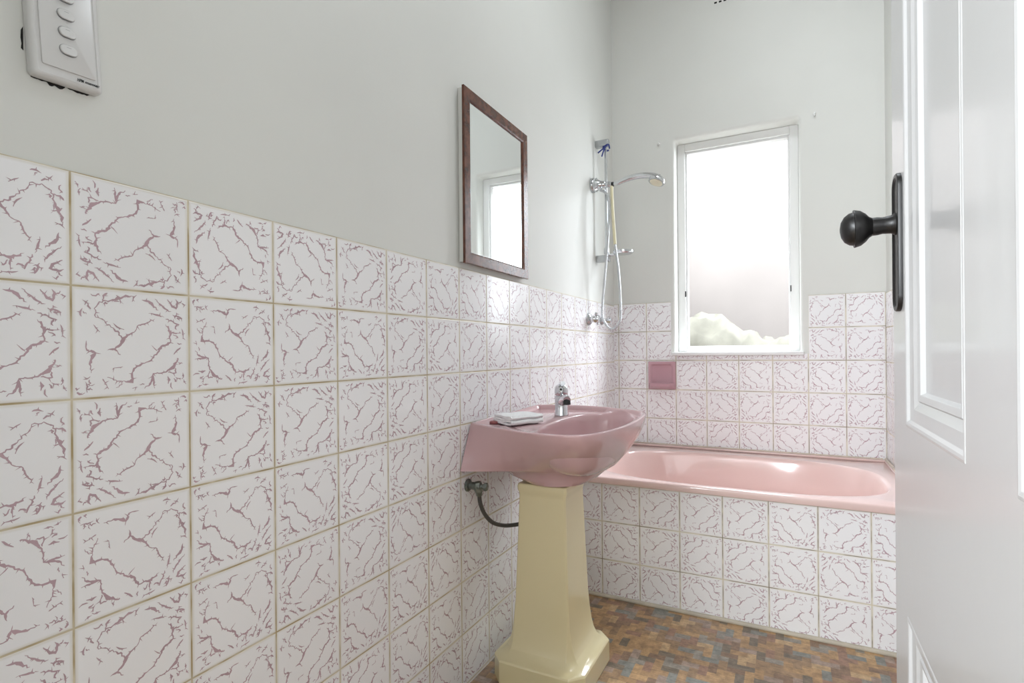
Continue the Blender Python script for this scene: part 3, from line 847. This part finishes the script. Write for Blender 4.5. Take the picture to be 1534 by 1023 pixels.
for i in range(4):
    cz = 1.3850+.0228*i; cy_ = -.0065
    for nm, mt, hw, hh, xa, xb_ in (('rocker_surround', M_chrome_d, .0098, .0072, .0126, .01295), ):
        bm = NB()
        loft(bm, [[(xa, a, b) for a, b in rrect(cy_-hw, cy_+hw, cz-hh, cz+hh, .0068, 6)], [(xb_, a, b) for a, b in rrect(cy_-hw, cy_+hw, cz-hh, cz+hh, .0068, 6)]])
        sw_xf(bm); obj(nm, bm, mat('rocker_gap', srgb(158, 158, 160), .6) if i == 0 else bpy.data.materials['rocker_gap'], sw)
    bm = NB()
    def rk(g, x0): 
        return [(x0+.0022*(1-((b-cz)/.0066))*.6, a, b) for a, b in rrect(cy_-.0091+g, cy_+.0091-g, cz-.0065+g, cz+.0065-g, .0060-g, 6)]
    loft(bm, [rk(0, .0124), rk(0, .0140), rk(.0008, .0146)])
    sw_xf(bm); rk_o = obj('rocker', bm, M_plastic, sw, smooth=True, sharp=30)
    bm = NB(); box(bm, (.0150, cy_-.0025, cz+.0028), (.01535, cy_+.0025, cz+.0034)); sw_xf(bm)
    obj('mark', bm, bpy.data.materials['rocker_gap'], rk_o)
def text_mesh(s, size):
    cu = bpy.data.curves.new('lettering', 'FONT'); cu.body = s; cu.size = size; cu.shear = .25; cu.extrude = .0002; cu.offset = size*.018
    o = bpy.data.objects.new('tmp_text', cu); COL.objects.link(o)
    dg = bpy.context.evaluated_depsgraph_get(); dg.update()
    me = bpy.data.meshes.new_from_object(o.evaluated_get(dg))
    bm = NB(); bm.from_mesh(me); bpy.data.objects.remove(o); bpy.data.curves.remove(cu); bpy.data.meshes.remove(me)
    return bm
bm = text_mesh('HPM', .0055)
b2 = text_mesh('maxxac', .0050)
def place_txt(b, y, z):
    # text x -> +y, text y -> +z, facing +x
    bmesh.ops.transform(b, matrix=Matrix(((0,0,1,.0112),(1,0,0,y),(0,1,0,z),(0,0,0,1))), verts=b.verts); return b
for b, y in ((bm, .0045), (b2, .0135)):
    xs_ = [v.co.x for v in b.verts]; wd = max(xs_)-min(xs_)
    tgt = .0075 if b is bm else .0165
    bmesh.ops.scale(b, vec=(tgt/wd, 1, 1), verts=b.verts)
place_txt(bm, .0018, 1.3505); place_txt(b2, .0105, 1.3508)
sw_xf(bm); obj('lettering', bm, M_ink, sw, label='small black italic lettering')
sw_xf(b2); obj('lettering', b2, M_ink, sw, label='small black italic lettering')
# chipped plaster left open under and beside the plate
def chip(pts):
    bm = NB()
    f0 = [(-PL+.0003, y, z) for y, z in pts]; f1 = [(-PL+.0009, y, z) for y, z in pts]
    loft(bm, [f0, f1]); return bm
rnd = random.Random(9)
def strip(y0, y1, zf, lo, hi, n):
    up = []; dn = []
    for k in range(n+1):
        y = y0+(y1-y0)*k/n
        up.append((y, zf(y)+.002)); dn.append((y, zf(y)-rnd.uniform(lo, hi)*(1 if 0 < k < n else .2)))
    return up+dn[::-1]
zf = lambda y: 1.3425+(y+.006)*math.tan(R(3.0))-.0003
for a, b, lo, hi, n in ((-.038, -.016, .0006, .0016, 6), (-.022, -.003, .002, .0058, 7), (.000, .024, .0006, .0028, 9)):
    obj('plaster_chip', chip(strip(a, b, zf, lo, hi, n)), M_dark, WL, label='dark hole in the plaster')
obj('plaster_chip', chip([(-.0452, 1.40), (-.0472, 1.395), (-.0475, 1.385), (-.0466, 1.378), (-.0472, 1.372), (-.045, 1.370)]), M_dark, WL, label='dark hole in the plaster')

# ------------------------------------------------------------------ soap dish tile on the back wall
sd = thing('soap_dish', 'square pink ceramic soap dish set in the tiles left of the window', 'soap dish', (.256, YB, .85))
dx0, dx1, dz0, dz1 = .188, .331, .782, .928
bm = NB()
def dr(g, y, r, gz=0): return [(a, y, b) for a, b in rrect(dx0+g, dx1-g, dz0+g+gz, dz1-g, r, 5)]
loft(bm, [dr(0, YB+.002, .004), dr(0, YB-.008, .004), dr(.002, YB-.011, .004), dr(.010, YB-.0125, .012), dr(.014, YB-.0115, .012), dr(.020, YB-.005, .014), dr(.034, YB-.0035, .012)])
obj('backplate', bm, M_dish, sd, smooth=True, sharp=30)
bm = NB()
# projecting tray lip along the lower edge
rings = []
for k in range(17):
    t = k/16; x = dx0+.004+(dx1-dx0-.008)*t
    o_ = .034*(1-abs(2*t-1)**5)
    rings.append([(x, YB-.004, .785), (x, YB-.010-o_*.6, .788), (x, YB-.012-o_, .800), (x, YB-.012-o_, .812), (x, YB-.009-o_, .8145), (x, YB-.007-o_*.85, .811), (x, YB-.006-o_*.5, .803), (x, YB-.004, .803)])
loft(bm, rings)
obj('tray', bm, M_dish, sd, smooth=True, sharp=35)

# ------------------------------------------------------------------ shower: rail, outlet, hand shower, hose, taps
RX, RY = .047, 2.155
sr = thing('shower_rail', 'vertical chrome shower rail on the left wall above the bathtub', 'shower rail', (0, RY, 1.45))
bm = NB(); tube(bm, [(RX, RY, 1.435), (RX, RY, 2.03)], .0075, 16); obj('bar', bm, M_chrome, sr, smooth=True)
for z in (1.447, 2.022):
    bm = NB()
    loft(bm, [[(x, RY+a, z+b) for a, b in rrect(-.018, .018, -.017, .017, r_, 5)] for x, r_ in ((-.004, .008), (.03, .008), (.055, .010), (.064, .012))])
    obj('bracket', bm, M_chrome_d, sr, smooth=True, sharp=40, bevel=.002)
bm = NB()
rings = []
for s, z in ((.85, 1.462), (1, 1.468), (1, 1.478), (.93, 1.479), (.86, 1.471), (.3, 1.469)):
    rings.append([(.132+.050*s*math.cos(2*PI*k/32), RY+.045*s*math.sin(2*PI*k/32), z) for k in range(32)])
loft(bm, rings); tube(bm, [(.05, RY, 1.463), (.09, RY, 1.466)], .008, 12)
obj('soap_tray', bm, M_chrome, sr, smooth=True, sharp=40)
bm = NB(); lathe(bm, (RX, RY, 1.47), (0,0,1), [(0,.012),(.004,.014),(.026,.014),(.03,.011)], 18); obj('slider', bm, M_chrome, sr, smooth=True)
# cord tied at the top
bm = NB()
ring_pts = [(RX+.0135*math.cos(a*.55), RY+.0135*math.sin(a*.55), 1.985+.0022*a) for a in range(0, 24)]
tube(bm, ring_pts, .0042, 8)
tube(bm, cr([(RX-.004, RY-.012, 1.995), (RX-.016, RY-.020, 1.985), (RX-.034, RY-.02, 1.973)], 5), .0036, 8)
tube(bm, cr([(RX, RY-.013, 1.995), (RX-.006, RY-.020, 1.975), (RX-.014, RY-.02, 1.952)], 5), .0036, 8)
tube(bm, cr([(RX+.004, RY-.012, 2.01), (RX+.022, RY-.02, 2.005), (RX+.026, RY-.02, 1.985)], 5), .0036, 8)
tag(obj('tied_cord', bm, M_cordb, smooth=True), 'dark blue cord knotted round the top of the chrome shower rail', 'cord')

FY = 2.090
so = thing('shower_outlet', 'chrome round wall flange and cradle holding the hand shower', 'shower bracket', (0, FY, 1.80))
bm = NB(); lathe(bm, (-.004, FY, 1.800), (1,0,0), [(0,.036),(.010,.036),(.016,.033),(.019,.030),(.020,.026)], 32); obj('flange', bm, M_chrome_d, so, smooth=True, sharp=30)
bm = NB(); lathe(bm, (.012, FY, 1.800), (1,0,-.06), [(0,.033),(.008,.034),(.014,.027),(.026,.020),(.040,.017),(.052,.016),(.056,.013),(.058,.004)], 28); obj('elbow', bm, M_chrome, so, smooth=True)
bm = NB(); tube(bm, cr([(.030, FY-.006, 1.792), (.036, FY-.010, 1.778), (.046, FY-.010, 1.768)], 5), .0085, 14); obj('nipple', bm, M_chrome, so, smooth=True)
bm = NB(); lathe(bm, (.066, FY, 1.7925), (1,0,0), [(0,.009),(.006,.0145),(.018,.0145),(.024,.0125),(.030,.0125)], 20); obj('cradle', bm, M_chrome, so, smooth=True, sharp=40)

hs = thing('hand_shower', 'chrome hand shower with a cream spray face held out from the wall cradle', 'hand shower', (.12, FY, 1.79))
bm = NB()
hp_ = cr([(.098, FY, 1.7915), (.125, FY, 1.793), (.165, FY, 1.8035), (.21, FY, 1.811), (.255, FY, 1.8105), (.295, FY, 1.803), (.325, FY, 1.790)], 8)
tube(bm, hp_, lambda t: .0088+.0042*smoothstep(0, .5, t)+.001*t, 18); obj('handle', bm, M_chrome, hs, smooth=True)
bm = NB(); lathe(bm, (.094, FY, 1.7915), (1,0,.02), [(0,.009),(.004,.0115),(.012,.0115),(.015,.009)], 18); obj('collar', bm, M_black, hs, smooth=True)
bm = NB(); ax_ = (-.28, -.28, -1)
lathe(bm, (.322, FY, 1.797), ax_, [(0,.006),(.003,.020),(.010,.031),(.020,.0375),(.028,.0385),(.033,.037),(.034,.031)], 32); HEAD = obj('head', bm, M_chrome, hs, smooth=True, sharp=50)
d_ = Vector(ax_).normalized()
bm = NB(); lathe(bm, Vector((.322, FY, 1.797))+d_*.0335, ax_, [(0,.0305),(.003,.029),(.0045,.020),(.005,.002)], 28); obj('spray_face', bm, M_shower_face, HEAD, smooth=True, label='cream spray face')

sh = thing('shower_hose', 'long chrome shower hose hanging in a loop below the wall cradle', 'shower hose', (.06, FY, 1.1))
bm = NB()
lp = [(.046, 2.080, 1.767), (.064, 2.075, 1.757), (.082, 2.07, 1.735), (.088, 2.07, 1.686), (.085, 2.07, 1.561), (.068, 2.07, 1.374), (.050, 2.07, 1.187), (.060, 2.07, 1.128), (.094, 2.07, 1.091), (.128, 2.07, 1.110), (.142, 2.07, 1.164), (.135, 2.07, 1.35), (.116, 2.075, 1.497)]
tube(bm, cr(lp, 10), .0062, 12); obj('metal_hose', bm, M_hose, sh, smooth=True)
bm = NB(); tube(bm, cr([(.116, 2.075, 1.497), (.106, 2.078, 1.633), (.099, 2.084, 1.745), (.097, FY, 1.786)], 10), .0078, 12); obj('hose_sleeve', bm, M_hose_y, sh, smooth=True, label='yellowed plastic sleeve')

def shower_tap(y, z, label, k_=1.0):
    t = thing('shower_tap', label, 'tap', (0, y, z), 'chrome wall taps below the shower rail')
    bm = NB(); lathe(bm, (0, y, z), (1,0,0), [(0,.030),(.005,.030),(.012,.024),(.016,.018)], 28); obj('flange', bm, M_chrome_d, t, smooth=True)
    bm = NB(); lathe(bm, (.010, y, z), (1,0,0), [(0,.0155),(.018,.0165),(.026,.0135)], 24); obj('body', bm, M_chrome, t, smooth=True)
    bm = NB(); lathe(bm, (.034, y, z), (1,0,0), [(0,.012),(.004,.019),(.014,.020),(.019,.017),(.021,.004)], 24)
    for k in range(4):
        a = R(25+90*k); u = Vector((0, math.cos(a), math.sin(a)))
        tube(bm, [Vector((.042, y, z))+u*.012, Vector((.042, y, z))+u*.024, Vector((.044, y, z))+u*.029], lambda q_: .0065+.001*q_, 10)
    obj('handle', bm, M_chrome, t, smooth=True, sharp=50)
    t.scale = (1, k_, k_)
shower_tap(2.012, 1.139, 'nearer chrome wall tap below the shower rail, left of the hose loop')
shower_tap(2.205, 1.141, 'farther chrome wall tap seen through the loop of the shower hose', .7)

# ------------------------------------------------------------------ light
w = bpy.data.worlds.new('sky'); SC.world = w; w.use_nodes = True
bg = w.node_tree.nodes['Background']; bg.inputs[0].default_value = (.96, .98, 1, 1); bg.inputs[1].default_value = .56
def area(name, loc, target, sx, sy, energy, col=(1,1,1)):
    l = bpy.data.lights.new(name, 'AREA'); l.shape = 'RECTANGLE'; l.size = sx; l.size_y = sy; l.energy = energy; l.color = col
    o = bpy.data.objects.new(name, l); COL.objects.link(o); o.location = loc
    o.rotation_euler = (Vector(target)-Vector(loc)).to_track_quat('-Z', 'Z').to_euler()
    return o
area('daylight_above', (.7, 3.6, 3.75), (.62, YB, 1.5), 3.0, 1.6, 320, (.86, .93, 1))
area('daylight_side', (2.2, 3.9, 2.2), (.62, YB, 1.5), 2.4, 2.4, 95, (.86, .93, 1))
area('hall_light', (-.06, -1.55, 1.6), (.95, 1.66, .5), .35, 1.0, 32, (.90, .95, 1))
area('hall_fill', (.7, -1.72, 1.45), (.6, 0, 1.1), 1.2, 1.6, 8, (.90, .95, 1))  # added weak frontal fill for the basin side, not an actual window
area('ceiling_fill', (.86, 1.25, CEIL-.06), (.80, 1.2, 0), .5, .5, 5.6, (.88, .94, 1))  # added fill to lift the upper walls, no fitting seen there

# ------------------------------------------------------------------ camera
cam = bpy.data.cameras.new('camera'); co = bpy.data.objects.new('camera', cam); COL.objects.link(co)
yaw, roll = R(26.028077), R(-.4975179)
fw_ = Vector((-math.sin(yaw), math.cos(yaw), 0)); r_ = Vector((math.cos(yaw), math.sin(yaw), 0)); u_ = r_.cross(fw_)
rr = r_*math.cos(roll)+u_*math.sin(roll); uu = -r_*math.sin(roll)+u_*math.cos(roll)
co.matrix_world = Matrix(((rr.x, uu.x, -fw_.x, .86104), (rr.y, uu.y, -fw_.y, -.35773), (rr.z, uu.z, -fw_.z, .98409), (0,0,0,1)))
cam.sensor_width = 36; cam.lens = 784.467*36/1534
cam.shift_x = -31.62/1534; cam.shift_y = 15.69/1534
cam.clip_start = .02
SC.camera = co
SC.view_settings.view_transform = 'Standard'; SC.view_settings.look = 'None'; SC.view_settings.gamma = 1; SC.view_settings.use_curve_mapping = False
SC.view_settings.exposure = 1.03
bpy.context.view_layer.update()
